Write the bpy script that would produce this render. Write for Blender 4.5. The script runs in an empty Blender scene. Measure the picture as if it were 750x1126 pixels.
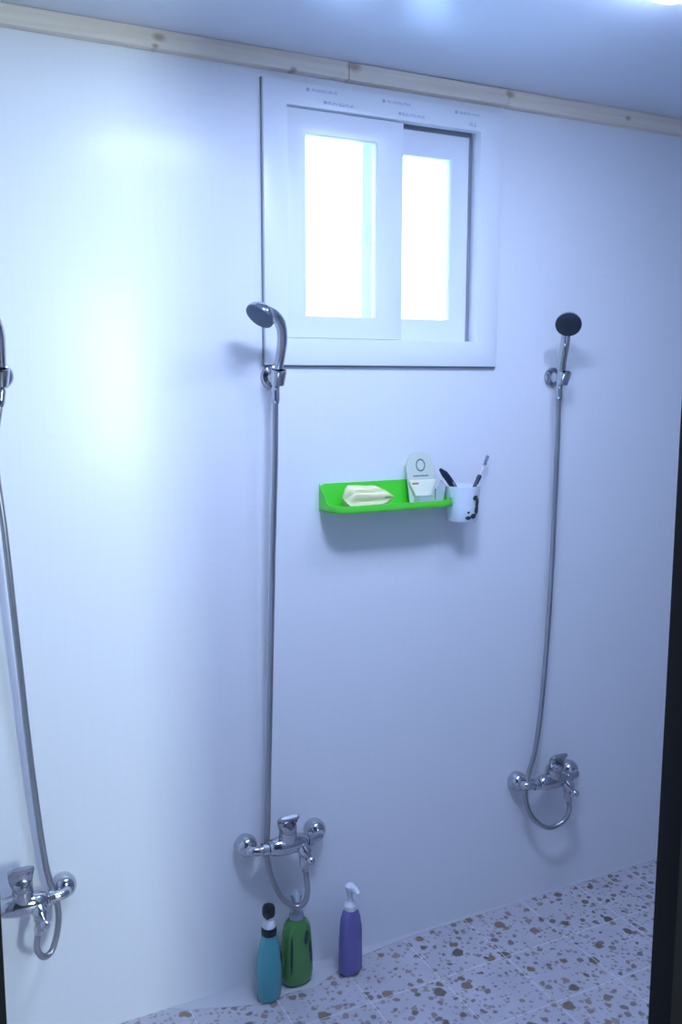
import bpy, bmesh, math, random
from mathutils import Vector, Matrix
random.seed(7)
PI = math.pi
COL = bpy.context.scene.collection
V = Vector

# ------------------------------------------------------------------ materials
def mat(name):
    m = bpy.data.materials.new(name); m.use_nodes = True
    return m, m.node_tree, m.node_tree.nodes['Principled BSDF']
def simple(name, col, rough=.4, metal=0., **kw):
    m, t, b = mat(name)
    b.inputs['Base Color'].default_value = (*col, 1)
    b.inputs['Roughness'].default_value = rough
    b.inputs['Metallic'].default_value = metal
    for k, v in kw.items(): b.inputs[k].default_value = v
    return m
def noise_bump(m, scale, strength, dist=.001, rough_var=None):
    t = m.node_tree; b = t.nodes['Principled BSDF']
    tc = t.nodes.new('ShaderNodeTexCoord'); n = t.nodes.new('ShaderNodeTexNoise')
    n.inputs['Scale'].default_value = scale; n.inputs['Detail'].default_value = 4
    t.links.new(tc.outputs['Object'], n.inputs['Vector'])
    bp = t.nodes.new('ShaderNodeBump'); bp.inputs['Strength'].default_value = strength
    bp.inputs['Distance'].default_value = dist
    t.links.new(n.outputs['Fac'], bp.inputs['Height']); t.links.new(bp.outputs['Normal'], b.inputs['Normal'])
    return m
def math_node(t, op, a, bv=None, c=None):
    n = t.nodes.new('ShaderNodeMath'); n.operation = op
    for i, x in enumerate((a, bv, c)):
        if x is None: continue
        if isinstance(x, (int, float)): n.inputs[i].default_value = x
        else: t.links.new(x, n.inputs[i])
    return n.outputs[0]

def wall_panel_material():
    m, t, b = mat('tile_embossed_wall_panel')
    b.inputs['Roughness'].default_value = .42
    b.inputs['Coat Weight'].default_value = .20; b.inputs['Coat Roughness'].default_value = .18
    b.inputs['Specular IOR Level'].default_value = .42
    tc = t.nodes.new('ShaderNodeTexCoord'); sp = t.nodes.new('ShaderNodeSeparateXYZ')
    t.links.new(tc.outputs['Object'], sp.inputs[0])
    def groove(src, period, w):
        f = math_node(t, 'FRACT', math_node(t, 'DIVIDE', src, period))
        d = math_node(t, 'ABSOLUTE', math_node(t, 'SUBTRACT', f, .5))
        return math_node(t, 'GREATER_THAN', d, .5 - w / period / 2)
    gx = groove(sp.outputs['X'], .025, .0018); gz = groove(sp.outputs['Z'], .025, .0018)
    g = math_node(t, 'MAXIMUM', gx, gz)
    big = groove(sp.outputs['Z'], .30, .002)
    g2 = math_node(t, 'MAXIMUM', g, big)
    n = t.nodes.new('ShaderNodeTexNoise'); n.inputs['Scale'].default_value = 3.0
    t.links.new(tc.outputs['Object'], n.inputs['Vector'])
    mx = t.nodes.new('ShaderNodeMix'); mx.data_type = 'RGBA'
    mx.inputs['A'].default_value = (.80, .825, .86, 1); mx.inputs['B'].default_value = (.785, .81, .85, 1)
    t.links.new(g2, mx.inputs['Factor']); t.links.new(mx.outputs['Result'], b.inputs['Base Color'])
    bp = t.nodes.new('ShaderNodeBump'); bp.inputs['Strength'].default_value = .10
    bp.inputs['Distance'].default_value = .0006; bp.invert = True
    h = math_node(t, 'ADD', math_node(t, 'MULTIPLY', g2, 1.0), math_node(t, 'MULTIPLY', n.outputs['Fac'], .6))
    t.links.new(h, bp.inputs['Height']); t.links.new(bp.outputs['Normal'], b.inputs['Normal'])
    return m

def floor_material():
    m, t, b = mat('pebble_pattern_floor_tile')
    b.inputs['Roughness'].default_value = .33
    tc = t.nodes.new('ShaderNodeTexCoord'); sp = t.nodes.new('ShaderNodeSeparateXYZ')
    t.links.new(tc.outputs['Object'], sp.inputs[0])
    def groove(src, period, w):
        f = math_node(t, 'FRACT', math_node(t, 'DIVIDE', src, period))
        d = math_node(t, 'ABSOLUTE', math_node(t, 'SUBTRACT', f, .5))
        return math_node(t, 'GREATER_THAN', d, .5 - w / period / 2)
    gr = math_node(t, 'MAXIMUM', groove(sp.outputs['X'], .2, .0035), groove(sp.outputs['Y'], .2, .0035))
    # warped coordinates give the chips ragged outlines
    nz = t.nodes.new('ShaderNodeTexNoise'); nz.inputs['Scale'].default_value = 55; nz.inputs['Detail'].default_value = 2
    t.links.new(tc.outputs['Object'], nz.inputs['Vector'])
    va = t.nodes.new('ShaderNodeVectorMath'); va.operation = 'MULTIPLY_ADD'
    va.inputs[1].default_value = (.016, .016, 0)
    t.links.new(nz.outputs['Color'], va.inputs[0]); t.links.new(tc.outputs['Object'], va.inputs[2])
    def chips(scale, thr, keep, off):
        mp = t.nodes.new('ShaderNodeVectorMath'); mp.operation = 'ADD'; mp.inputs[1].default_value = (off, off * .7, 0)
        t.links.new(va.outputs[0], mp.inputs[0])
        v = t.nodes.new('ShaderNodeTexVoronoi'); v.voronoi_dimensions = '2D'; v.inputs['Scale'].default_value = scale
        t.links.new(mp.outputs[0], v.inputs['Vector'])
        sc = t.nodes.new('ShaderNodeSeparateColor'); t.links.new(v.outputs['Color'], sc.inputs[0])
        lim = math_node(t, 'MULTIPLY', sc.outputs[1], thr)
        lim = math_node(t, 'ADD', lim, thr * .45)
        inside = t.nodes.new('ShaderNodeMapRange'); inside.interpolation_type = 'SMOOTHSTEP'
        t.links.new(math_node(t, 'SUBTRACT', v.outputs['Distance'], lim), inside.inputs['Value'])
        inside.inputs['From Min'].default_value = .04; inside.inputs['From Max'].default_value = -.04
        k = math_node(t, 'LESS_THAN', sc.outputs[0], keep)
        return math_node(t, 'MULTIPLY', inside.outputs[0], k), sc
    big, sb = chips(17, .19, .42, .0)
    med, sm = chips(36, .26, .50, 3.3)
    sml, ss = chips(75, .30, .42, 7.7)
    n2 = t.nodes.new('ShaderNodeTexNoise'); n2.inputs['Scale'].default_value = 9; n2.inputs['Detail'].default_value = 3
    t.links.new(tc.outputs['Object'], n2.inputs['Vector'])
    base = t.nodes.new('ShaderNodeMix'); base.data_type = 'RGBA'
    base.inputs['A'].default_value = (.38, .375, .43, 1); base.inputs['B'].default_value = (.57, .56, .61, 1)
    t.links.new(n2.outputs['Fac'], base.inputs['Factor'])
    def over(prev, fac, c1, c2, rnd):
        c = t.nodes.new('ShaderNodeMix'); c.data_type = 'RGBA'
        c.inputs['A'].default_value = (*c1, 1); c.inputs['B'].default_value = (*c2, 1); t.links.new(rnd, c.inputs['Factor'])
        o = t.nodes.new('ShaderNodeMix'); o.data_type = 'RGBA'
        t.links.new(fac, o.inputs['Factor']); t.links.new(prev, o.inputs['A']); t.links.new(c.outputs['Result'], o.inputs['B'])
        return o.outputs['Result']
    r = over(base.outputs['Result'], math_node(t, 'MULTIPLY', sml, .7), (.22, .17, .17), (.32, .26, .25), ss.outputs[2])
    r = over(r, math_node(t, 'MULTIPLY', med, .85), (.13, .10, .10), (.30, .22, .18), sm.outputs[2])
    r = over(r, math_node(t, 'MULTIPLY', big, .92), (.10, .085, .06), (.24, .17, .09), sb.outputs[2])
    g = t.nodes.new('ShaderNodeMix'); g.data_type = 'RGBA'; g.inputs['B'].default_value = (.74, .72, .72, 1)
    t.links.new(math_node(t, 'MULTIPLY', gr, .5), g.inputs['Factor']); t.links.new(r, g.inputs['A'])
    t.links.new(g.outputs['Result'], b.inputs['Base Color'])
    bp = t.nodes.new('ShaderNodeBump'); bp.inputs['Strength'].default_value = .3; bp.inputs['Distance'].default_value = .001; bp.invert = True
    t.links.new(gr, bp.inputs['Height']); t.links.new(bp.outputs['Normal'], b.inputs['Normal'])
    return m

def wood_material():
    m, t, b = mat('raw_pine')
    b.inputs['Roughness'].default_value = .7
    tc = t.nodes.new('ShaderNodeTexCoord'); mp = t.nodes.new('ShaderNodeMapping')
    mp.inputs['Scale'].default_value = (2.2, 60, 60); t.links.new(tc.outputs['Object'], mp.inputs['Vector'])
    n = t.nodes.new('ShaderNodeTexNoise'); n.inputs['Scale'].default_value = 1.5; n.inputs['Detail'].default_value = 5
    t.links.new(mp.outputs[0], n.inputs['Vector'])
    cr = t.nodes.new('ShaderNodeValToRGB')
    cr.color_ramp.elements[0].position = .3; cr.color_ramp.elements[0].color = (.70, .60, .48, 1)
    cr.color_ramp.elements[1].position = .7; cr.color_ramp.elements[1].color = (.84, .76, .64, 1)
    t.links.new(n.outputs['Fac'], cr.inputs[0])
    # knots: round dark eyes, sparse along the batten
    sp = t.nodes.new('ShaderNodeSeparateXYZ'); t.links.new(tc.outputs['Object'], sp.inputs[0])
    prev = cr.outputs[0]
    for kx, kz, rad in ((.583, 2.190, .011), (1.035, 2.196, .014), (1.472, 2.194, .011), (1.86, 2.184, .008), (.575, 2.172, .006), (.885, 2.170, .007)):
        dx = math_node(t, 'MULTIPLY', math_node(t, 'SUBTRACT', sp.outputs[0], kx), .6)
        dz = math_node(t, 'SUBTRACT', sp.outputs[2], kz)
        d = math_node(t, 'SQRT', math_node(t, 'ADD', math_node(t, 'MULTIPLY', dx, dx), math_node(t, 'MULTIPLY', dz, dz)))
        mr = t.nodes.new('ShaderNodeMapRange'); t.links.new(d, mr.inputs['Value'])
        mr.inputs['From Min'].default_value = rad; mr.inputs['From Max'].default_value = rad * .3
        o = t.nodes.new('ShaderNodeMix'); o.data_type = 'RGBA'; o.inputs['B'].default_value = (.38, .26, .17, 1)
        t.links.new(math_node(t, 'MULTIPLY', mr.outputs[0], .8), o.inputs['Factor']); t.links.new(prev, o.inputs['A']); prev = o.outputs['Result']
    t.links.new(prev, b.inputs['Base Color'])
    return m

def glass_material():
    m = bpy.data.materials.new('window_glass'); m.use_nodes = True; t = m.node_tree
    t.nodes.remove(t.nodes['Principled BSDF']); out = t.nodes['Material Output']
    tr = t.nodes.new('ShaderNodeBsdfTransparent'); gl = t.nodes.new('ShaderNodeBsdfGlossy'); gl.inputs['Roughness'].default_value = .03
    tr.inputs['Color'].default_value = (.95, .97, .97, 1)
    fr = t.nodes.new('ShaderNodeFresnel'); fr.inputs['IOR'].default_value = 1.45
    mx = t.nodes.new('ShaderNodeMixShader')
    t.links.new(fr.outputs[0], mx.inputs[0]); t.links.new(tr.outputs[0], mx.inputs[1]); t.links.new(gl.outputs[0], mx.inputs[2])
    t.links.new(mx.outputs[0], out.inputs['Surface'])
    return m
def emitter(name, col, s):
    m = bpy.data.materials.new(name); m.use_nodes = True; t = m.node_tree
    t.nodes.remove(t.nodes['Principled BSDF'])
    e = t.nodes.new('ShaderNodeEmission'); e.inputs['Color'].default_value = (*col, 1); e.inputs['Strength'].default_value = s
    t.links.new(e.outputs[0], t.nodes['Material Output'].inputs['Surface'])
    return m
def translucent(name, col, mixf=.5):
    m, t, b = mat(name); b.inputs['Base Color'].default_value = (*col, 1); b.inputs['Roughness'].default_value = .35
    tl = t.nodes.new('ShaderNodeBsdfTranslucent'); tl.inputs['Color'].default_value = (*col, 1)
    mx = t.nodes.new('ShaderNodeMixShader'); mx.inputs[0].default_value = mixf
    t.links.new(b.outputs[0], mx.inputs[1]); t.links.new(tl.outputs[0], mx.inputs[2])
    t.links.new(mx.outputs[0], t.nodes['Material Output'].inputs['Surface'])
    return m

LAMP_COL = (.52, .645, 1.0)
POWER_PANEL, POWER_SMALL, POWER_OUTER, POWER_SKY = 96, 290, 38, 15
M = dict(
    wall=wall_panel_material(), floor=floor_material(), pine=wood_material(), glass=glass_material(),
    ceiling=noise_bump(simple('glossy_ceiling_panel', (.66, .71, .80), .28), 4, .05),
    plain=simple('plain_painted_wall', (.36, .38, .42), .6),
    dark_room=simple('dim_room_wall', (.10, .10, .11), .8),
    door_frame=noise_bump(simple('dark_brown_door_frame', (.009, .009, .010), .75, **{'Specular IOR Level': .15}), 60, .2),
    upvc=simple('white_window_plastic', (.80, .84, .88), .3),
    upvc_back=translucent('thin_white_window_plastic', (.9, .93, .95), .12),
    gap_shade=simple('grey_gap_shade', (.24, .26, .30), .8),  # grey standing in for the shade in the window gaps
    print=simple('printed_film_ink', (.42, .50, .62), .7),
    chrome=noise_bump(simple('polished_chrome', (.54, .56, .60), .10, 1.), 30, .05),
    chrome_d=simple('satin_chrome', (.46, .47, .51), .22, 1.),
    hose=simple('ribbed_chrome_hose', (.40, .41, .44), .30, .9),
    rubber=simple('dark_spray_face', (.018, .028, .045), .45),
    grey_face=simple('grey_spray_face', (.10, .13, .20), .35, .5),
    green=simple('green_plastic', (.10, .74, .055), .35, **{'Subsurface Weight': .1}),
    cloth=noise_bump(simple('cream_cloth', (.82, .80, .46), .85), 300, .4),
    cream=simple('cream_card', (.86, .86, .70), .6),
    pack=simple('pale_grey_green_card', (.66, .72, .62), .4),
    clear=simple('clear_grey_plastic', (.60, .68, .72), .25, **{'Alpha': .55}),
    ink=simple('dark_printed_ink', (.03, .05, .06), .5),
    ink2=simple('grey_printed_ink', (.16, .20, .20), .5),
    mug=simple('milky_white_cup', (.74, .80, .88), .3, **{'Subsurface Weight': .15}),
    navy=simple('dark_navy_handle', (.012, .018, .05), .35),
    bristle=simple('pale_bristle', (.30, .33, .42), .8),
    teal=simple('teal_bottle', (.07, .34, .38), .16, **{'Coat Weight': .4}),
    black=simple('black_cap', (.008, .009, .014), .25),
    white=simple('white_pump_plastic', (.74, .77, .84), .3),
    frost=simple('clear_pump_plastic', (.45, .52, .60), .2, **{'Alpha': .8}),
    gbottle=simple('green_gel_bottle', (.07, .24, .06), .14, **{'Coat Weight': .5}),
    purple=simple('purple_bottle', (.15, .14, .40), .22, **{'Coat Weight': .3}),
    leaf=simple('dark_green_print', (.005, .05, .03), .4),
    plum=simple('dark_blue_print', (.02, .02, .15), .4),
    pale_band=noise_bump(simple('pale_floor_band', (.52, .53, .57), .45), 40, .5),
    steel=simple('white_lamp_housing', (.8, .8, .8), .4),
)

# ------------------------------------------------------------------ mesh helpers
def box(bm, x0, x1, y0, y1, z0, z1, bev=0.):
    r = bmesh.ops.create_cube(bm, size=1)
    vs = r['verts']
    for v in vs:
        v.co = V(((x0 + x1) / 2 + v.co.x * (x1 - x0), (y0 + y1) / 2 + v.co.y * (y1 - y0), (z0 + z1) / 2 + v.co.z * (z1 - z0)))
    if bev > 0:
        es = list({e for v in vs for e in v.link_edges})
        bmesh.ops.bevel(bm, geom=es, offset=bev, segments=2, profile=.5, affect='EDGES')
def catmull(pts, sub=6):
    P = [V(p) for p in pts]; P = [P[0] * 2 - P[1]] + P + [P[-1] * 2 - P[-2]]
    out = []
    for i in range(1, len(P) - 2):
        for k in range(sub):
            t = k / sub; a, b, c, d = P[i-1:i+3]
            out.append(.5 * ((2*b) + (c-a)*t + (2*a-5*b+4*c-d)*t*t + (-a+3*b-3*c+d)*t*t*t))
    out.append(P[-2].copy()); return out
def frames(pts):
    n = len(pts); T = []
    for i in range(n):
        T.append((pts[min(i+1, n-1)] - pts[max(i-1, 0)]).normalized())
    ref = V((0, 0, 1)) if abs(T[0].z) < .9 else V((1, 0, 0))
    N = [(ref - T[0] * ref.dot(T[0])).normalized()]
    for i in range(1, n):
        q = N[-1] - T[i] * N[-1].dot(T[i]); N.append(q.normalized())
    return T, N
def loft(bm, rings, cap=True):
    R = [[bm.verts.new(c) for c in ring] for ring in rings]; n = len(R[0])
    for a, b in zip(R, R[1:]):
        for i in range(n):
            bm.faces.new((a[i], a[(i+1) % n], b[(i+1) % n], b[i]))
    if cap:
        bm.faces.new(list(reversed(R[0]))); bm.faces.new(R[-1])
def tube(bm, pts, rad, seg=12, flat=1., cap=True):
    pts = [V(p) for p in pts]; T, N = frames(pts); rings = []
    for i, p in enumerate(pts):
        r = rad[i] if isinstance(rad, (list, tuple)) else rad
        B = T[i].cross(N[i])
        rings.append([p + N[i]*math.cos(a)*r + B*math.sin(a)*r*flat for a in (2*PI*k/seg for k in range(seg))])
    loft(bm, rings, cap)
def lathe(bm, org, axis, prof, seg=24):
    """prof: list of (distance along axis, radius)"""
    org = V(org); A = V(axis).normalized(); ref = V((0, 0, 1)) if abs(A.z) < .9 else V((1, 0, 0))
    X = (ref - A*ref.dot(A)).normalized(); Y = A.cross(X)
    loft(bm, [[org + A*d + (X*math.cos(a) + Y*math.sin(a))*max(r, 1e-4) for a in (2*PI*k/seg for k in range(seg))] for d, r in prof])
def oval(bm, org, prof, yaw=0, seg=32, power=2.3):
    """prof: (z, rx, ry) super-ellipse sections"""
    c, s = math.cos(yaw), math.sin(yaw); rings = []
    for z, rx, ry in prof:
        ring = []
        for k in range(seg):
            ring.append(oval_pt(org, z, rx, ry, 2*PI*k/seg, c, s, power))
        rings.append(ring)
    loft(bm, rings)
def oval_pt(org, z, rx, ry, a, c, s, power=2.3, off=0.):
    ca, sa = math.cos(a), math.sin(a)
    x = (rx+off) * math.copysign(abs(ca)**(2/power), ca); y = (ry+off) * math.copysign(abs(sa)**(2/power), sa)
    return V((org[0] + x*c - y*s, org[1] + x*s + y*c, org[2] + z))
def prism(bm, outline, y0, y1):
    """outline of (x,z) extruded along y"""
    a = [bm.verts.new((x, y0, z)) for x, z in outline]; b = [bm.verts.new((x, y1, z)) for x, z in outline]
    n = len(a)
    for i in range(n): bm.faces.new((a[i], a[(i+1) % n], b[(i+1) % n], b[i]))
    bm.faces.new(list(reversed(a))); bm.faces.new(b)
def plate(bm, outline, z0, z1):
    a = [bm.verts.new((x, y, z0)) for x, y in outline]; b = [bm.verts.new((x, y, z1)) for x, y in outline]
    n = len(a)
    for i in range(n): bm.faces.new((a[i], a[(i+1) % n], b[(i+1) % n], b[i]))
    bm.faces.new(list(reversed(a))); bm.faces.new(b)
def obj(name, bm, m, parent=None, label=None, sharp=35):
    bmesh.ops.recalc_face_normals(bm, faces=bm.faces)
    for f in bm.faces: f.smooth = True
    me = bpy.data.meshes.new(name); bm.to_mesh(me); bm.free()
    me.set_sharp_from_angle(angle=math.radians(sharp))
    me.materials.append(m)
    o = bpy.data.objects.new(name, me); COL.objects.link(o)
    if parent:
        o.parent = parent; o.matrix_parent_inverse = parent.matrix_basis.inverted()
    if label: o['label'] = label
    return o
def thing(name, label, cat, loc, group=None):
    o = bpy.data.objects.new(name, None); COL.objects.link(o); o.location = loc
    o.empty_display_size = .03
    o['label'] = label; o['category'] = cat
    if group: o['group'] = group
    return o
def struct(name, bm, m, sharp=35):
    o = obj(name, bm, m, sharp=sharp); o['kind'] = 'structure'; return o
B = bmesh.new
DOOR_X0, DOOR_X1 = .0726, .849
YI, YO = -1.211, -1.248           # inner and outer face of the thin door-side wall
XL, XR = -.45, 2.45
CZ = 2.206

# ------------------------------------------------------------------ the room
WX0, WX1, WZ0, WZ1 = .825, 1.450, 1.536, 2.141
bm = B()
box(bm, XL, WX0, 0, .12, 0, CZ); box(bm, WX1, XR, 0, .12, 0, CZ)
box(bm, WX0, WX1, 0, .12, 0, WZ0); box(bm, WX0, WX1, 0, .12, WZ1, CZ)
struct('wall_back', bm, M['wall'])
bm = B(); box(bm, XL - .08, XL, YO, .12, 0, CZ); struct('wall_left', bm, M['wall'])
bm = B(); box(bm, XR, XR + .08, YO, .12, 0, CZ); struct('wall_right', bm, M['plain'])
FX0, FX1 = DOOR_X0 - .045, DOOR_X1 + .045
bm = B()
box(bm, XL, FX0, YO, YI, 0, CZ); box(bm, FX1, XR, YO, YI, 0, CZ); box(bm, FX0, FX1, YO, YI, 2.075, CZ)
struct('wall_front', bm, M['plain'])
bm = B(); box(bm, XL - .08, XR + .08, -3.45, .12, -.08, 0); struct('floor', bm, M['floor'])
bm = B(); box(bm, XL - .08, XR + .08, YO, .12, CZ, CZ + .06); struct('ceiling', bm, M['ceiling'])
# door frame
d = bpy.data.objects.new('door_1', None); COL.objects.link(d); d.location = (.46, YI, 0); d['kind'] = 'structure'
bm = B()
box(bm, FX0, DOOR_X0, YO, YI, 0, 2.075, .002); box(bm, DOOR_X1, FX1, YO, YI, 0, 2.075, .002); box(bm, DOOR_X0, DOOR_X1, YO, YI, 2.03, 2.075, .002)
obj('door_frame', bm, M['door_frame'], d)
# dim outer room the photograph is taken from, with an unseen window added to hold its area light
OX0, OX1, OY, OZ = -.9, 2.9, -3.4, 2.5
bm = B(); box(bm, OX0 - .06, OX0, OY, YO - .001, 0, OZ); struct('wall_outer_left', bm, M['dark_room'])
bm = B(); box(bm, OX1, OX1 + .06, OY, YO - .001, 0, OZ); struct('wall_outer_right', bm, M['dark_room'])
bm = B(); box(bm, OX0, FX0 - .02, YO - .02, YO - .002, 0, OZ); box(bm, FX1 + .02, OX1, YO - .02, YO - .002, 0, OZ); box(bm, FX0 - .02, FX1 + .02, YO - .02, YO - .002, 2.10, OZ)
struct('wall_outer_front', bm, M['dark_room'])
LX0, LX1, LZ0, LZ1 = 1.08, 1.48, .95, 2.0
bm = B()
box(bm, OX0, LX0, OY - .08, OY, 0, OZ); box(bm, LX1, OX1, OY - .08, OY, 0, OZ); box(bm, LX0, LX1, OY - .08, OY, 0, LZ0); box(bm, LX0, LX1, OY - .08, OY, LZ1, OZ)
struct('wall_outer_back', bm, M['dark_room'])
bm = B(); box(bm, OX0, OX1, OY, YO - .02, OZ, OZ + .05); struct('ceiling_outer', bm, M['dark_room'])
w = bpy.data.objects.new('added_window', None); COL.objects.link(w); w.location = (1.28, OY, LZ0); w['kind'] = 'structure'
bm = B()
for a in ((LX0, LX0 + .04, LZ0, LZ1), (LX1 - .04, LX1, LZ0, LZ1), (LX0 + .04, LX1 - .04, LZ0, LZ0 + .04), (LX0 + .04, LX1 - .04, LZ1 - .04, LZ1)):
    box(bm, a[0], a[1], OY - .06, OY + .005, a[2], a[3])
obj('window_frame', bm, M['upvc'], w)

# pine battens along the top of the wall, butt jointed
for k, (a, b_, z0, z1) in enumerate(((XL, 1.022, 2.168, 2.2055), (1.0235, 1.468, 2.167, 2.2045), (1.4695, XR, 2.166, 2.2055))):
    bm = B(); box(bm, a, b_, -.025 - .0015 * (k == 1), 0, z0, z1, .0012); struct('trim_%d' % (k + 1), bm, M['pine'])
# pale irregular band along the foot of the wall under the bottles
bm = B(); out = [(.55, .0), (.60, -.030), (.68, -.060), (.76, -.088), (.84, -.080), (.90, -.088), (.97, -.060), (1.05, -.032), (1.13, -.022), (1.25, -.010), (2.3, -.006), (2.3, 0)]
plate(bm, out, 0, .0012); struct('trim_4', bm, M['pale_band'])

# ------------------------------------------------------------------ window
w = bpy.data.objects.new('window_1', None); COL.objects.link(w); w.location = (1.14, 0, 1.525); w['kind'] = 'structure'
def ring(bm, x0, x1, z0, z1, ix0, ix1, iz0, iz1, y0, y1, bev=.0015):
    """one closed rectangular frame, edges eased"""
    L4 = []
    for y in (y0, y1):
        for a, b_, c, d_ in ((x0, x1, z0, z1), (ix0, ix1, iz0, iz1)):
            L4.append([bm.verts.new(q) for q in ((a, y, c), (b_, y, c), (b_, y, d_), (a, y, d_))])
    fo, fi, bo, bi = L4; hard = []
    for k in range(4):
        m_ = (k + 1) % 4
        for q in ((fo[k], fo[m_], fi[m_], fi[k]), (bo[m_], bo[k], bi[k], bi[m_]), (fo[m_], fo[k], bo[k], bo[m_]), (fi[k], fi[m_], bi[m_], bi[k])): bm.faces.new(q)
        hard += [(fo[k], fo[m_]), (fi[k], fi[m_])]
    if bev > 0: bmesh.ops.bevel(bm, geom=[bm.edges.get(e) for e in hard], offset=bev, segments=2, profile=.5, affect='EDGES')
bm = B()
ring(bm, .817, 1.458, 1.527, 2.1495, .874, 1.396, 1.5885, 2.100, -.013, .012)      # flat front casing
ring(bm, .827, 1.448, 1.538, 2.139, .870, 1.400, 1.583, 2.105, .010, .115, 0)      # box behind it
box(bm, .872, 1.398, .0, .1, 1.583, 1.5895)
obj('window_frame', bm, M['upvc'], w)
bm = B(); ring(bm, .8145, 1.4600, 1.5235, 2.1510, .822, 1.453, 1.532, 2.145, -.0045, -.0002, 0)
obj('casing_gap_shade', bm, M['gap_shade'], w, 'grey strip painted as the shadow gap round the casing')  # strip gives the shadow line between casing and wall as colour
def sash(name, x0, x1, z0, z1, gx0, gx1, gz0, gz1, y0, y1, m):
    bm = B(); ring(bm, x0, x1, z0, z1, gx0, gx1, gz0, gz1, y0, y1, .0018)
    s = obj(name, bm, m, w)
    bm = B(); box(bm, gx0 - .004, gx1 + .004, (y0+y1)/2 - .002, (y0+y1)/2 + .002, gz0 - .004, gz1 + .004)
    obj('glass_pane', bm, M['glass'], s)
    return s
s1 = sash('sliding_sash', .8745, 1.181, 1.5905, 2.0975, .925, 1.111, 1.641, 2.045, -.002, .026, M['upvc'])
s2 = sash('sliding_sash', 1.150, 1.3995, 1.5905, 2.1045, 1.186, 1.340, 1.644, 2.036, .031, .058, M['upvc'])
s3 = sash('outer_sash', .8705, 1.156, 1.5905, 2.1045, .900, 1.118, 1.61, 2.08, .082, .094, M['upvc_back'])
s4 = sash('outer_sash', 1.120, 1.3995, 1.5905, 2.1045, 1.160, 1.376, 1.61, 2.08, .098, .110, M['upvc_back'])
bm = B(); box(bm, 1.182, 1.396, .0285, .0312, 2.0935, 2.1045); box(bm, 1.3905, 1.3985, .0285, .0312, 1.5915, 2.0935)
obj('sash_gap_shade', bm, M['gap_shade'], s2, 'dark strip painted as gap shade along the top and side')  # strip paints in the dark of the gap round the rear sash
bm = B(); box(bm, 1.125, 1.141, .070, .083, 1.822, 1.868, .004); box(bm, 1.129, 1.137, .064, .071, 1.838, 1.852, .002)
obj('sash_latch', bm, M['upvc'], s3)
bm = B(); box(bm, 1.377, 1.390, .088, .099, 1.835, 1.868, .003); obj('sash_latch', bm, M['upvc'], s4)
# faded film printing on the head of the casing: a round mark and a run of small strokes
bm = B()
def strip(x, z, n, hgt, disc=True):
    if disc:
        lathe(bm, (x, -.0129, z), (0, -1, 0), [(0, .0042), (.0004, .0042)], 16); x += .010
    rnd = random.Random(int(x * 1000))
    for k in range(n):
        wd = rnd.choice((.0035, .0045, .0055)); hh = hgt * rnd.choice((1, 1, .8))
        box(bm, x, x + .0013, -.0135, -.0129, z - hh/2, z + hh/2)
        if k % 2 == 0: box(bm, x + .0013, x + wd, -.0135, -.0129, z + hh/2 - .0014, z + hh/2)
        box(bm, x + wd - .0008, x + wd + .0006, -.0135, -.0129, z - hh/2, z + hh/2 * (.2 if k % 3 else 1))
        x += wd + .0026
for x, z in ((.925, 2.1365), (1.120, 2.1365), (1.322, 2.1365)): strip(x, z, 9, .0058)
for x, z in ((.975, 2.1135), (1.170, 2.1135)): strip(x, z, 9, .0075, False); box(bm, x - .010, x - .003, -.0135, -.0129, z - .0025, z + .0035)
strip(1.362, 2.113, 3, .010, False)
obj('printed_marks', bm, M['print'], w, 'faded grey-blue printing on the protective film')

# ------------------------------------------------------------------ ceiling lamps
def panel_lamp(x, y, w_, d_, strength, label):
    t = thing('ceiling_light', label, 'ceiling light', (x, y, CZ))
    bm = B(); ring_z = CZ - .03
    for a in ((x-w_/2-.012, x-w_/2, y-d_/2-.012, y+d_/2+.012), (x+w_/2, x+w_/2+.012, y-d_/2-.012, y+d_/2+.012), (x-w_/2, x+w_/2, y-d_/2-.012, y-d_/2), (x-w_/2, x+w_/2, y+d_/2, y+d_/2+.012)):
        box(bm, *a, ring_z, CZ, .001)
    obj('lamp_frame', bm, M['steel'], t)
    bm = B(); box(bm, x - w_/2, x + w_/2, y - d_/2, y + d_/2, ring_z + .003, CZ - .001)
    obj('diffuser', bm, emitter('lit_diffuser', LAMP_COL, strength), t)
panel_lamp(.80, -.86, .34, .20, POWER_PANEL, 'white rectangular ceiling light by the doorway')
t = thing('ceiling_light', 'small bright round ceiling light whose rim shows at the top right edge', 'ceiling light', (1.352, -.672, CZ))
bm = B(); lathe(bm, (1.352, -.672, CZ), (0, 0, -1), [(0, .050), (.010, .050), (.014, .046)], 32); obj('lamp_frame', bm, M['steel'], t)
bm = B(); lathe(bm, (1.352, -.672, CZ - .0145), (0, 0, -1), [(0, .043), (.006, .040), (.010, .031), (.012, .013)], 32)
obj('diffuser', bm, emitter('lit_small_diffuser', LAMP_COL, POWER_SMALL), t)

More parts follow.
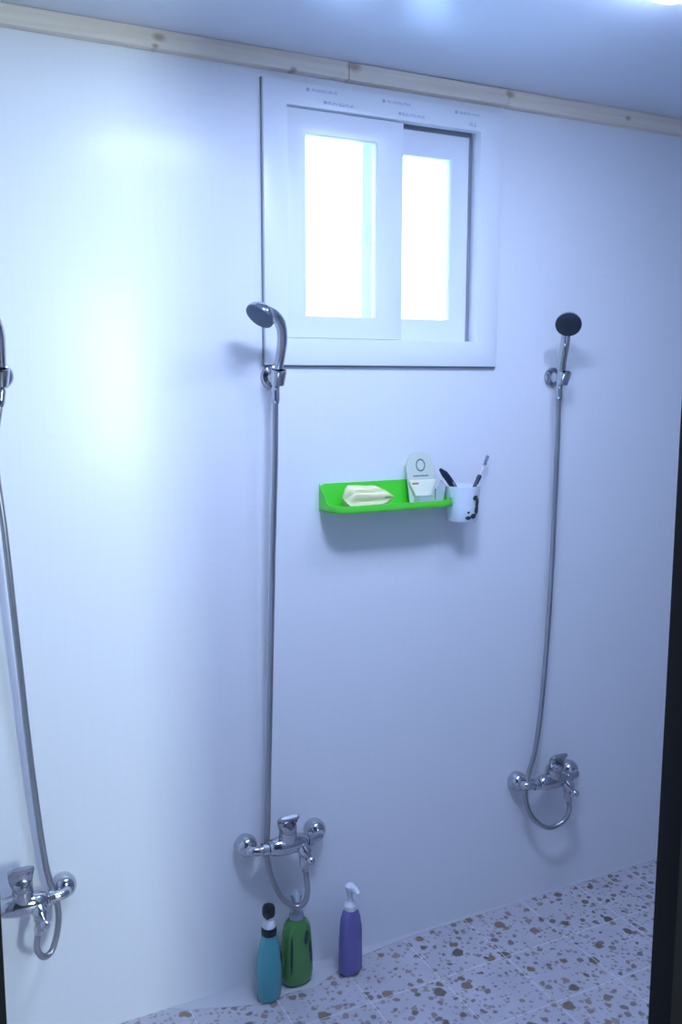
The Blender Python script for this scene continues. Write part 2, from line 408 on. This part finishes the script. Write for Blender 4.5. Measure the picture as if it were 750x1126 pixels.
# ------------------------------------------------------------------ showers
def bracket(x, label):
    t = thing('shower_bracket', label, 'shower bracket', (x, 0, 1.50), 'chrome shower brackets on the wall')
    bm = B(); lathe(bm, (x, 0, 1.50), (0, -1, 0), [(0, .026), (.004, .027), (.009, .024), (.013, .014), (.020, .010), (.034, .010)], 28)
    obj('wall_flange', bm, M['chrome'], t)
    bm = B()                       # tapered cup that grips the cone of the handle
    lathe(bm, (x - .005, -.050, 1.482), (0, -.22, 1), [(0, .0125), (.0005, .0150), (.012, .0165), (.030, .0185), (.034, .0182), (.0345, .0160), (.012, .0140), (.001, .0120)], 24)
    obj('holder_clip', bm, M['chrome'], t)
    return t
bracket(.836, 'chrome wall bracket below the lower left corner of the window')
bracket(1.652, 'chrome wall bracket right of the window under the dark shower head')
bracket(.243, 'chrome wall bracket cut by the left edge of the photo')

def hand_shower(label, handle, head, normal, face_mat, hose_pts, face_label):
    t = thing('hand_shower', label, 'shower', hose_pts[0], 'hand showers with hanging hoses')
    bm = B(); pts = catmull(handle, 7); n = len(pts)
    rad = [.0085 + .0035*math.sin(PI*.75*(i/(n-1))) for i in range(n)]
    rad[0] = .0080
    tube(bm, pts, rad, 16)
    obj('handle', bm, M['chrome'], t)
    N = V(normal).normalized(); H = V(head)
    bm = B(); lathe(bm, H - N*.026, N, [(0, .006), (.003, .016), (.009, .025), (.016, .031), (.023, .0335), (.027, .033)], 32)
    hd = obj('shower_head', bm, M['chrome'], t)
    bm = B(); lathe(bm, H + N*.0008, N, [(0, .0332), (.003, .0325), (.0045, .026), (.0055, .010)], 32)
    ref = V((0, 0, 1)); X = (ref - N*ref.dot(N)).normalized(); Y = N.cross(X)
    for rr, cnt in ((.008, 6), (.015, 12), (.022, 18)):
        for k in range(cnt):
            a = 2*PI*k/cnt; p = H + N*.0045 + (X*math.cos(a) + Y*math.sin(a))*rr
            lathe(bm, p, N, [(0, .0012), (.0022, .0009)], 6)
    obj('spray_face', bm, face_mat, hd, face_label)
    # ribbed metal hose
    sp = catmull(hose_pts, 10)
    L = [0]
    for a, b_ in zip(sp, sp[1:]): L.append(L[-1] + (b_ - a).length)
    step = .0021; m = int(L[-1]/step); q = []; j = 0
    for k in range(m + 1):
        s = k*L[-1]/m
        while j < len(L) - 2 and L[j+1] < s: j += 1
        f = (s - L[j])/max(L[j+1]-L[j], 1e-9); q.append(sp[j].lerp(sp[j+1], f))
    bm = B(); tube(bm, q, [.0073 if k % 2 else .0064 for k in range(len(q))], 10)
    hs = obj('hose', bm, M['hose'], t, sharp=80)
    bm = B(); d = (q[8] - q[0]).normalized(); lathe(bm, q[0] - d*.012, d, [(0, .0092), (.018, .0098), (.026, .0098), (.034, .0078)], 12)
    obj('hose_connector', bm, M['chrome'], hs)
    bm = B(); d = (q[-9] - q[-1]).normalized(); lathe(bm, q[-1] - d*.004, d, [(0, .0108), (.016, .0108), (.018, .009), (.024, .0082)], 6)
    obj('hose_nut', bm, M['chrome'], hs)
    return t
def hnd(bx, pts): return [(bx + a, b_, c) for a, b_, c in pts]
bx = .832
hand_shower('chrome hand shower by the lower left corner of the window, hose hanging straight down',
    hnd(bx, [(-.005, -.047, 1.470), (-.003, -.052, 1.505), (.000, -.064, 1.545), (-.003, -.083, 1.583), (-.014, -.100, 1.612), (-.032, -.110, 1.631), (-.052, -.114, 1.641)]),
    (.761, -.121, 1.629), (-.66, -.24, -.74), M['grey_face'],
    [(.827, -.046, 1.462), (.825, -.044, 1.30), (.820, -.040, 1.113), (.810, -.032, .67), (.804, -.03, .44), (.801, -.030, .36), (.806, -.038, .302), (.826, -.055, .247), (.855, -.070, .220), (.877, -.077, .224), (.888, -.077, .250), (.887, -.074, .285), (.882, -.070, .325)],
    'dark blue-grey nozzle face')
bx = 1.648
hand_shower('chrome hand shower right of the window with black round spray face',
    hnd(bx, [(-.008, -.047, 1.468), (-.008, -.053, 1.505), (-.016, -.066, 1.545), (-.024, -.083, 1.583), (-.024, -.085, 1.604), (-.022, -.086, 1.616)]),
    (1.612, -.108, 1.634), (-.56, -.62, -.54), M['rubber'],
    [(1.640, -.046, 1.462), (1.646, -.040, 1.295), (1.644, -.035, .919), (1.634, -.03, .633), (1.616, -.03, .476), (1.594, -.03, .40), (1.577, -.040, .341), (1.592, -.050, .282), (1.640, -.062, .242), (1.688, -.070, .252), (1.708, -.073, .286), (1.702, -.070, .325)],
    'black nozzle face')
bx = .243
hand_shower('hand shower hose at the left edge of the photo, curling under its tap',
    hnd(bx, [(-.005, -.047, 1.470), (-.003, -.052, 1.505), (-.004, -.064, 1.545), (-.008, -.083, 1.583), (-.020, -.100, 1.612), (-.038, -.110, 1.631), (-.058, -.114, 1.641)]),
    (.166, -.121, 1.629), (-.66, -.24, -.74), M['grey_face'],
    [(.238, -.046, 1.462), (.222, -.044, 1.345), (.233, -.045, 1.179), (.248, -.040, .929), (.265, -.032, .664), (.284, -.03, .452), (.302, -.040, .367), (.302, -.048, .315), (.286, -.060, .268), (.266, -.070, .262), (.252, -.078, .288), (.254, -.075, .312), (.261, -.070, .338)],
    'dark blue-grey nozzle face')

def mixer_tap(xc, z, label, lever_up=0., outlet_dx=.036, lev_dx=0.):
    t = thing('mixer_tap', label, 'tap', (xc, 0, z), 'wall mounted shower mixer taps')
    for s in (-1, 1):
        x = xc + s*.092
        bm = B(); lathe(bm, (x, 0, z), (0, -1, 0), [(0, .0255), (.008, .0272), (.018, .0272), (.028, .0240), (.035, .0170), (.038, .012)], 28)
        obj('wall_flange', bm, M['chrome'], t)
        bm = B()
        tube(bm, catmull([(x, -.028, z), (x, -.040, z), (x - s*.005, -.048, z), (x - s*.018, -.052, z), (x - s*.055, -.053, z)], 5), .0118, 16)
        lathe(bm, (x - s*.026, -.0525, z), (-s, 0, 0), [(0, .0125), (.001, .0160), (.012, .0160), (.013, .0125)], 20)
        obj('inlet_pipe', bm, M['chrome'], t)
    bm = B()
    lathe(bm, (xc - .050, -.053, z), (1, 0, 0), [(0, .012), (.003, .0165), (.012, .0205), (.030, .0235), (.050, .0245), (.070, .0235), (.088, .0205), (.097, .0165), (.100, .012)], 28)
    lathe(bm, (xc, -.053, z + .008), (0, -.12, 1), [(0, .0225), (.022, .0225), (.030, .0215)], 28)
    obj('valve_body', bm, M['chrome'], t)
    # cartridge cap and paddle lever
    lx = xc + lev_dx
    bm = B(); lathe(bm, (lx, -.056, z + .034), (0, -.12, 1), [(0, .0190), (.004, .0210), (.016, .0210), (.022, .0185), (.025, .010)], 28)
    cap = obj('cartridge_cap', bm, M['chrome_d'], t)
    bm = B(); pts = catmull([(lx - .002, -.050, z + .040), (lx - .003, -.056, z + .054), (lx - .003, -.063, z + .068 + lever_up*.6), (lx - .002, -.074, z + .080 + lever_up)], 5)
    n = len(pts); T, N = frames(pts); rings = []
    for i, p in enumerate(pts):
        f = i/(n-1); wd = .0190 + .0085*math.sin(PI*.55*f); th = .0130 - .0065*f
        if i >= n-2: wd *= (.93, .78)[i-n+2]; th *= (.9, .6)[i-n+2]
        Bv = V((1, 0, 0)); Nv = T[i].cross(Bv).normalized()
        rings.append([p + Bv*math.copysign(abs(math.cos(a))**.7, math.cos(a))*wd + Nv*math.copysign(abs(math.sin(a))**.7, math.sin(a))*th for a in (2*PI*k/18 for k in range(18))])
    loft(bm, rings); obj('lever_handle', bm, M['chrome_d'], t)
    # diverter with its pull knob, and the threaded outlet for the hose
    ox = xc + outlet_dx
    bm = B(); lathe(bm, (ox - .004, -.056, z - .004), (.25, -.75, -.60), [(0, .0165), (.022, .0165), (.030, .0145), (.036, .0085), (.044, .0060)], 24)
    dv = obj('diverter', bm, M['chrome'], t)
    d = V((.25, -.75, -.60)).normalized(); e = V((ox - .004, -.056, z - .004)) + d*.042
    bm = B(); lathe(bm, e, d, [(0, .0055), (.002, .0095), (.008, .0105), (.014, .0085), (.017, .004)], 20); obj('diverter_knob', bm, M['chrome'], dv)
    bm = B(); lathe(bm, (ox, -.070, z - .010), (0, 0, -1), [(0, .0125), (.024, .0125), (.026, .0105), (.042, .0105)], 20)
    obj('hose_outlet', bm, M['chrome'], t)
    return t
mixer_tap(.846, .375, 'chrome mixer tap above the teal and green bottles')
mixer_tap(1.660, .375, 'chrome mixer tap on the right above the bare floor', lev_dx=.012, outlet_dx=.042)
mixer_tap(.231, .384, 'chrome mixer tap at the left edge of the photo', lever_up=.012, outlet_dx=.030)

# ------------------------------------------------------------------ green shelf
t = thing('wall_shelf', 'bright green plastic shelf tray fixed to the wall under the window', 'shelf', (1.13, 0, 1.183))
SX0, SX1, SD = .957, 1.300, .092
def shelf_path(inset=0.):
    pts = []; r = .040; x0, x1, yd = SX0 + inset, SX1 - inset, -SD + inset
    pts.append((x0, -.001)); pts.append((x0, yd + .058))
    for k in range(9):
        a = PI + (PI/2)*k/8; pts.append((x0 + r + r*math.cos(a), yd + r*1.2 + r*1.2*math.sin(a)))
    for k in range(9):
        a = 1.5*PI + (PI/2)*k/8; pts.append((x1 - r + r*math.cos(a), yd + r*1.2 + r*1.2*math.sin(a)))
    pts.append((x1, yd + .058)); pts.append((x1, -.001))
    return pts
bm = B(); plate(bm, shelf_path(), 1.183, 1.187); obj('shelf_floor', bm, M['green'], t)
bm = B(); po, pi_ = shelf_path(), shelf_path(.003)
def lip(y): f = max(0, min(1, (y + .052)/.045)); f = f*f*(3 - 2*f); return 1.200 + (.046)*f
rows = []
for (a, b_), (c, d_) in zip(po, pi_):
    zt = lip(b_) if a < 1.1 else 1.200; rows.append([bm.verts.new(q) for q in ((a, b_, 1.183), (a, b_, zt), (c, d_, zt), (c, d_, 1.186))])
for r0, r1 in zip(rows, rows[1:]):
    for k in range(4): bm.faces.new((r0[k], r0[(k+1) % 4], r1[(k+1) % 4], r1[k]))
bm.faces.new(rows[0]); bm.faces.new(list(reversed(rows[-1])))
obj('shelf_rim', bm, M['green'], t)
bm = B(); prism(bm, [(SX0, 1.184), (SX1 - .030, 1.184), (SX1 - .030, 1.236), (SX1 - .042, 1.246), (SX0 + .012, 1.246), (SX0, 1.236)], -.004, -.0005)
obj('back_panel', bm, M['green'], t)

# folded cloth on the shelf
bm = B(); rings = []; n = 30; Lc = .128; seg = 40
for i in range(n + 1):
    f = i/n; x = (f - .5)*Lc
    e = min(1, (f/.10))**.5 if f < .10 else 1
    if f > .6: e = max(.2, math.cos((f - .6)/.4*PI*.45))**.9
    ry, rz = .027*min(1, e + .1), .0285*e*(1 - .12*f)
    ringp = []
    for k in range(seg):
        a = 2*PI*k/seg; ridge = 1 + .12*math.sin(9*a + 1.8*f) + .05*math.sin(16*a + 5*f)
        ca, sa = math.cos(a), math.sin(a)
        ringp.append(V((1.064 + x + .004*math.sin(3*a), -.050 - .002*f + ry*ridge*math.copysign(abs(ca)**1.0, ca), 1.1875 + .0255 - .003*f + rz*ridge*math.copysign(abs(sa)**.8, sa))))
    rings.append(ringp)
loft(bm, rings)
for v in bm.verts: v.co.z = max(v.co.z, 1.1874)
o = obj('folded_cloth', bm, M['cloth'], sharp=60)
o['label'] = 'pale cream folded cloth lying on the left half of the green shelf'; o['category'] = 'cloth'

# soap packet standing on the shelf
t = thing('soap_packet', 'pale upright packet printed with a dark ring, standing on the green shelf', 'packet', (1.222, -.04, 1.187))
px = 1.228
def lean(bm_, dy, base=1.187, k=.10):
    for v in bm_.verts: v.co.y += dy + (v.co.z - base)*k
bm = B(); outl = [(px - .036, 1.187), (px + .036, 1.187), (px + .041, 1.28)]
for k in range(9):
    a = PI*k/8*1.0; outl.append((px + .038*math.cos(a), 1.287 + .028*math.sin(a)))
outl.append((px - .041, 1.28)); prism(bm, outl, -.0015, .0015); lean(bm, -.034, k=.14)
card = obj('backing_card', bm, M['pack'], t)
bm = B(); n = 28                                      # printed ring
for rr0, rr1, cz, cx0, sy in ((.0105, .0138, 1.282, px, 1.15),):
    o_ = [bm.verts.new((cx0 + rr1*math.cos(2*PI*k/n), -.0022, cz + sy*rr1*math.sin(2*PI*k/n))) for k in range(n)]
    i_ = [bm.verts.new((cx0 + rr0*math.cos(2*PI*k/n), -.0022, cz + sy*rr0*math.sin(2*PI*k/n))) for k in range(n)]
    for k in range(n): bm.faces.new((o_[k], o_[(k+1) % n], i_[(k+1) % n], i_[k]))
for k in range(7): box(bm, px - .022 + k*.0064, px - .0175 + k*.0064, -.0024, -.0018, 1.2535, 1.2575)
lean(bm, -.034, k=.14); obj('printed_ring', bm, M['ink2'], card, 'dark ring with a short line of print')
bm = B(); prism(bm, [(px - .024, 1.206), (px + .020, 1.206), (px + .042, 1.246), (px - .040, 1.246)], -.0085, -.001); bmesh.ops.bevel(bm, geom=bm.edges[:], offset=.002, segments=2, affect='EDGES')
lean(bm, -.036, k=.14); pc = obj('front_pouch', bm, M['cream'], t, 'cream wedge-shaped pouch')
bm = B(); box(bm, px - .032, px - .014, -.0092, -.0086, 1.236, 1.240); lean(bm, -.036, k=.14); obj('printed_line', bm, simple('orange_print', (.55, .16, .06), .5), pc, 'short reddish print line')
bm = B(); prism(bm, [(px - .027, 1.187), (px + .026, 1.187), (px + .022, 1.208), (px - .023, 1.208)], -.026, -.002); bmesh.ops.bevel(bm, geom=bm.edges[:], offset=.002, segments=2, affect='EDGES')
lean(bm, -.034, k=.1); obj('clear_base', bm, M['clear'], t, 'clear plastic foot')
bm = B(); prism(bm, [(px + .030, 1.188), (px + .052, 1.188), (px + .060, 1.232), (px + .050, 1.244), (px + .034, 1.222)], -.020, -.016)
lean(bm, -.03, k=.1); obj('clear_wrap', bm, M['clear'], t, 'loose clear plastic flap')

# toothbrush cup in its wall clip
CX, CY, CB, CT = 1.338, -.050, 1.137, 1.228
t = thing('toothbrush_cup', 'milky white cup on the wall, right end of the green shelf', 'cup', (CX, CY, CB))
bm = B()
lathe(bm, (CX, CY, CB), (0, 0, 1), [(0, .030), (.002, .0365), (.006, .0385), (.04, .0405), (.088, .0445), (.091, .0450), (.0915, .0440), (.088, .0425), (.04, .0385), (.008, .0360), (.005, .001)], 40)
obj('cup_body', bm, M['mug'], t, sharp=50)
bm = B(); box(bm, CX - .020, CX + .020, -.012, 0, 1.165, 1.205, .003); box(bm, CX - .012, CX + .012, -.02, -.006, 1.17, 1.20, .002)
obj('wall_clip', bm, M['mug'], t)
bm = B(); box(bm, CX - .056, CX - .040, -.030, -.0, 1.178, 1.218, .004)
obj('side_lug', bm, M['clear'], t, 'translucent lug towards the shelf')
def cup_patch(bm_, a0, a1, z0, z1):
    """curved print patch on the cup side"""
    n = 6; g = []
    for j in range(2):
        row = []
        for k in range(n + 1):
            f = k/n; a = a0 + (a1 - a0)*f; zz = (z0 if j == 0 else z1)
            mid = (z0 + z1)/2; zz = mid + (zz - mid)*math.sin(PI*(.12 + .76*f))
            r = .0385 + (zz)*.065 + .0009; row.append(bm_.verts.new((CX + r*math.cos(a), CY + r*math.sin(a), CB + zz)))
        g.append(row)
    for k in range(n): bm_.faces.new((g[0][k], g[0][k+1], g[1][k+1], g[1][k]))
bm = B(); A0 = math.radians(-105)
for a0, a1, z0, z1 in ((18, 40, .056, .070), (30, 52, .036, .062), (28, 54, .020, .044), (12, 38, .010, .024), (-8, 14, .008, .018), (-2, 8, .024, .030)):
    cup_patch(bm, A0 + math.radians(a0), A0 + math.radians(a1), z0, z1)
obj('printed_pattern', bm, M['ink'], t, 'small dark curved print')
t = thing('toothbrush', 'toothbrush with thick dark handle leaning left in the white cup', 'toothbrush', (1.318, -.05, 1.145))
bm = B(); pts = catmull([(1.345, -.040, 1.146), (1.330, -.045, 1.185), (1.312, -.050, 1.222), (1.288, -.053, 1.252), (1.266, -.054, 1.273)], 6)
n = len(pts); tube(bm, pts, [.0035 + .0055*min(1, i/(n*.45)) if i < n*.8 else .009 - .0065*((i - n*.8)/(n*.2)) for i in range(n)], 14, .75)
obj('handle', bm, M['navy'], t)
bm = B(); tube(bm, [(1.3345, -.052, 1.178), (1.3205, -.057, 1.210), (1.300, -.0615, 1.240)], [.0012, .0028, .0018], 8); obj('grip_stripe', bm, M['bristle'], t, 'pale grip stripe')
t = thing('toothbrush', 'slim toothbrush leaning right in the white cup, grey bristles up', 'toothbrush', (1.345, -.05, 1.145))
bm = B(); tube(bm, catmull([(1.330, -.060, 1.146), (1.352, -.055, 1.182), (1.372, -.048, 1.214), (1.388, -.043, 1.238), (1.397, -.040, 1.250)], 5), [.0045]*10 + [.0055]*6 + [.0062]*4 + [.0045], 12)
obj('handle', bm, M['navy'], t)
bm = B(); tube(bm, catmull([(1.396, -.0405, 1.249), (1.406, -.037, 1.262), (1.414, -.034, 1.274), (1.428, -.028, 1.297)], 5), [.0028]*8 + [.003, .0035, .0045, .0050, .0050, .0050, .0045, .003], 10, .6)
obj('neck', bm, M['white'], t, 'pale neck and head')
bm = B(); A = V((1.4165, -.0335, 1.277)); D = V((.014, .006, .023)).normalized(); Nn = V((-.5, -.75, .35)); Nn = (Nn - D*Nn.dot(D)).normalized(); S_ = D.cross(Nn)
for i in range(5):
    for j in (-1, 0, 1):
        p = A + D*(i*.0048 + .001) + S_*j*.0028; tube(bm, [p, p + Nn*.0115], [.0014, .0016], 7)
obj('bristles', bm, M['bristle'], t)

# ------------------------------------------------------------------ bottles
def patch(bm_, org, prof, yaw, a_mid, z_mid, wa, hz, tilt=0, n=14):
    """leaf-shaped print hugging an oval bottle"""
    c, s = math.cos(yaw), math.sin(yaw)
    def rad(z):
        for (z0, a0, b0), (z1, a1, b1) in zip(prof, prof[1:]):
            if z0 <= z <= z1 and z1 > z0:
                f = (z - z0)/(z1 - z0); return a0 + (a1 - a0)*f, b0 + (b1 - b0)*f
        return prof[-1][1:]
    def P(a, z): rx, ry = rad(z); return oval_pt(org, z, rx, ry, a, c, s, 2.3, .0009)
    cen = bm_.verts.new(P(a_mid, z_mid)); rim = []
    for k in range(n):
        u = 2*PI*k/n; du, dv = math.cos(u), math.sin(u)
        aa = a_mid + wa*(du*math.cos(tilt) - dv*math.sin(tilt)); zz = z_mid + hz*(du*math.sin(tilt) + dv*math.cos(tilt))
        rim.append(bm_.verts.new(P(aa, zz)))
    for k in range(n): bm_.faces.new((cen, rim[k], rim[(k+1) % n]))

# teal bottle
o_ = (.786, -.075, 0.0014)
t = thing('soap_bottle', 'teal bottle with black pump cap, leftmost and nearest of the bottles', 'bottle', o_, 'pump bottles at the foot of the wall')
prof = [(0, .024, .018), (.002, .028, .021), (.008, .0305, .0225), (.05, .0335, .0245), (.085, .0335, .0245), (.12, .029, .023), (.145, .0235, .020), (.160, .0195, .0175), (.168, .0165, .016)]
bm = B(); oval(bm, o_, prof, .30); obj('bottle_body', bm, M['teal'], t)
bm = B(); patch(bm, o_, prof, .30, math.radians(-38), .112, .28, .013); patch(bm, o_, prof, .30, math.radians(-34), .092, .22, .012)
obj('printed_mark', bm, M['leaf'], t, 'dark print at the right side')
bm = B(); lathe(bm, (o_[0], o_[1], .1685), (0, 0, 1), [(0, .0165), (.002, .0185), (.016, .0185), (.019, .0165)], 28); obj('cap_collar', bm, M['black'], t)
bm = B(); lathe(bm, (o_[0], o_[1], .188), (0, 0, 1), [(0, .0125), (.001, .0160), (.010, .0160), (.0155, .0125), (.019, .0095), (.026, .0095)], 28); obj('white_band', bm, M['white'], t, 'white band of the cap')
bm = B(); lathe(bm, (o_[0], o_[1], .2135), (0, 0, 1), [(0, .009), (.003, .0138), (.009, .0158), (.022, .0158), (.029, .0135), (.033, .006)], 28)
tube(bm, [(o_[0], o_[1], .232), (o_[0] - .010, o_[1] - .018, .231), (o_[0] - .014, o_[1] - .026, .226)], [.0065, .006, .0045], 12); obj('pump_head', bm, M['black'], t)
# green bottle
o_ = (.871, -.048, 0.0014)
t = thing('soap_bottle', 'wide green bottle with clear pump under the middle tap, between teal and purple bottles', 'bottle', o_, 'pump bottles at the foot of the wall')
prof = [(0, .026, .018), (.003, .033, .023), (.012, .040, .027), (.03, .0425, .0285), (.07, .0415, .028), (.11, .0390, .0265), (.14, .0365, .025), (.155, .033, .0235), (.166, .026, .020), (.172, .0185, .0165)]
bm = B(); oval(bm, o_, prof, .05); obj('bottle_body', bm, M['gbottle'], t)
bm = B()
for a, z, wa, hz, tl in ((-66, .136, .16, .010, .5), (-72, .122, .17, .011, .3), (-52, .098, .15, .017, .0), (-50, .074, .13, .014, .2), (-125, .090, .10, .052, .0)):
    patch(bm, o_, prof, .05, math.radians(a), z, wa, hz, tl)
obj('leaf_print', bm, M['leaf'], t, 'dark leaf print')
bm = B(); lathe(bm, (o_[0], o_[1], .1725), (0, 0, 1), [(0, .0165), (.002, .0185), (.016, .0178), (.021, .013), (.024, .0085), (.034, .0075)], 28); obj('pump_collar', bm, M['frost'], t)
bm = B(); lathe(bm, (o_[0], o_[1], .206), (0, 0, 1), [(0, .0085), (.010, .010), (.022, .0135), (.032, .0145), (.036, .010)], 24)
tube(bm, [(o_[0], o_[1], .236), (o_[0] - .006, o_[1] - .018, .236), (o_[0] - .009, o_[1] - .028, .229)], [.009, .008, .006], 12); obj('pump_head', bm, M['frost'], t)
# purple bottle
o_ = (1.010, -.071, 0.0)
t = thing('soap_bottle', 'purple bottle with white pump standing apart on the tiles to the right', 'bottle', o_, 'pump bottles at the foot of the wall')
prof = [(0, .022, .017), (.003, .028, .021), (.012, .0325, .0235), (.04, .0330, .0238), (.09, .0315, .023), (.13, .0290, .022), (.15, .0265, .0205), (.163, .0215, .018), (.170, .0155, .015)]
bm = B(); oval(bm, o_, prof, .25); obj('bottle_body', bm, M['purple'], t)
bm = B(); patch(bm, o_, prof, .25, math.radians(-48), .118, .16, .018); patch(bm, o_, prof, .25, math.radians(-55), .100, .14, .010)
obj('printed_mark', bm, M['plum'], t, 'dark blue print at the right side')
bm = B(); lathe(bm, (o_[0], o_[1], .1705), (0, 0, 1), [(0, .0150), (.002, .0165), (.013, .0165), (.018, .012), (.022, .0075), (.034, .0065)], 28); obj('pump_collar', bm, M['white'], t)
bm = B(); lathe(bm, (o_[0], o_[1], .204), (0, 0, 1), [(0, .0075), (.012, .0095), (.024, .0135), (.030, .0135), (.034, .009)], 24)
tube(bm, [(o_[0], o_[1], .231), (o_[0] + .004, o_[1] - .020, .231), (o_[0] + .007, o_[1] - .031, .224)], [.0095, .0085, .006], 12); obj('pump_head', bm, M['white'], t)

# ------------------------------------------------------------------ light
def area(name, loc, tgt, sx, sy, power, col):
    l = bpy.data.lights.new(name, 'AREA'); l.shape = 'RECTANGLE'; l.size = sx; l.size_y = sy; l.energy = power; l.color = col
    o = bpy.data.objects.new(name, l); COL.objects.link(o); o.location = loc
    o.rotation_euler = (V(tgt) - V(loc)).to_track_quat('-Z', 'Y').to_euler(); return o
area('added_outer_light', (1.28, OY + .01, 1.475), (1.28, 0, 1.475), .32, .97, POWER_OUTER, (.82, 1.0, .90))  # area light added in the unseen outer window, shining through the doorway
wd = bpy.data.worlds.new('sky'); bpy.context.scene.world = wd; wd.use_nodes = True
bg = wd.node_tree.nodes['Background']; bg.inputs['Color'].default_value = (.36, .56, 1, 1); bg.inputs['Strength'].default_value = POWER_SKY

# ------------------------------------------------------------------ camera
cam = bpy.data.cameras.new('camera'); co = bpy.data.objects.new('camera', cam); COL.objects.link(co)
F = 1025.74
cam.sensor_fit = 'VERTICAL'; cam.sensor_height = 36; cam.lens = F/1126*36
r_ = V((0.89252443, -0.45099491, 0.00193297)); u_ = V((0.06290978, 0.128741, 0.98968081)); f_ = V((0.44658987, 0.8831927, -0.14327648))
mw = Matrix(((r_.x, u_.x, -f_.x, 0), (r_.y, u_.y, -f_.y, -2.01093605), (r_.z, u_.z, -f_.z, 1.5), (0, 0, 0, 1)))
co.matrix_world = mw
cam.clip_start = .01
bpy.context.scene.camera = co
vs = bpy.context.scene.view_settings
vs.view_transform = 'Standard'; vs.look = 'None'; vs.exposure = 0; vs.gamma = 1; vs.use_curve_mapping = False
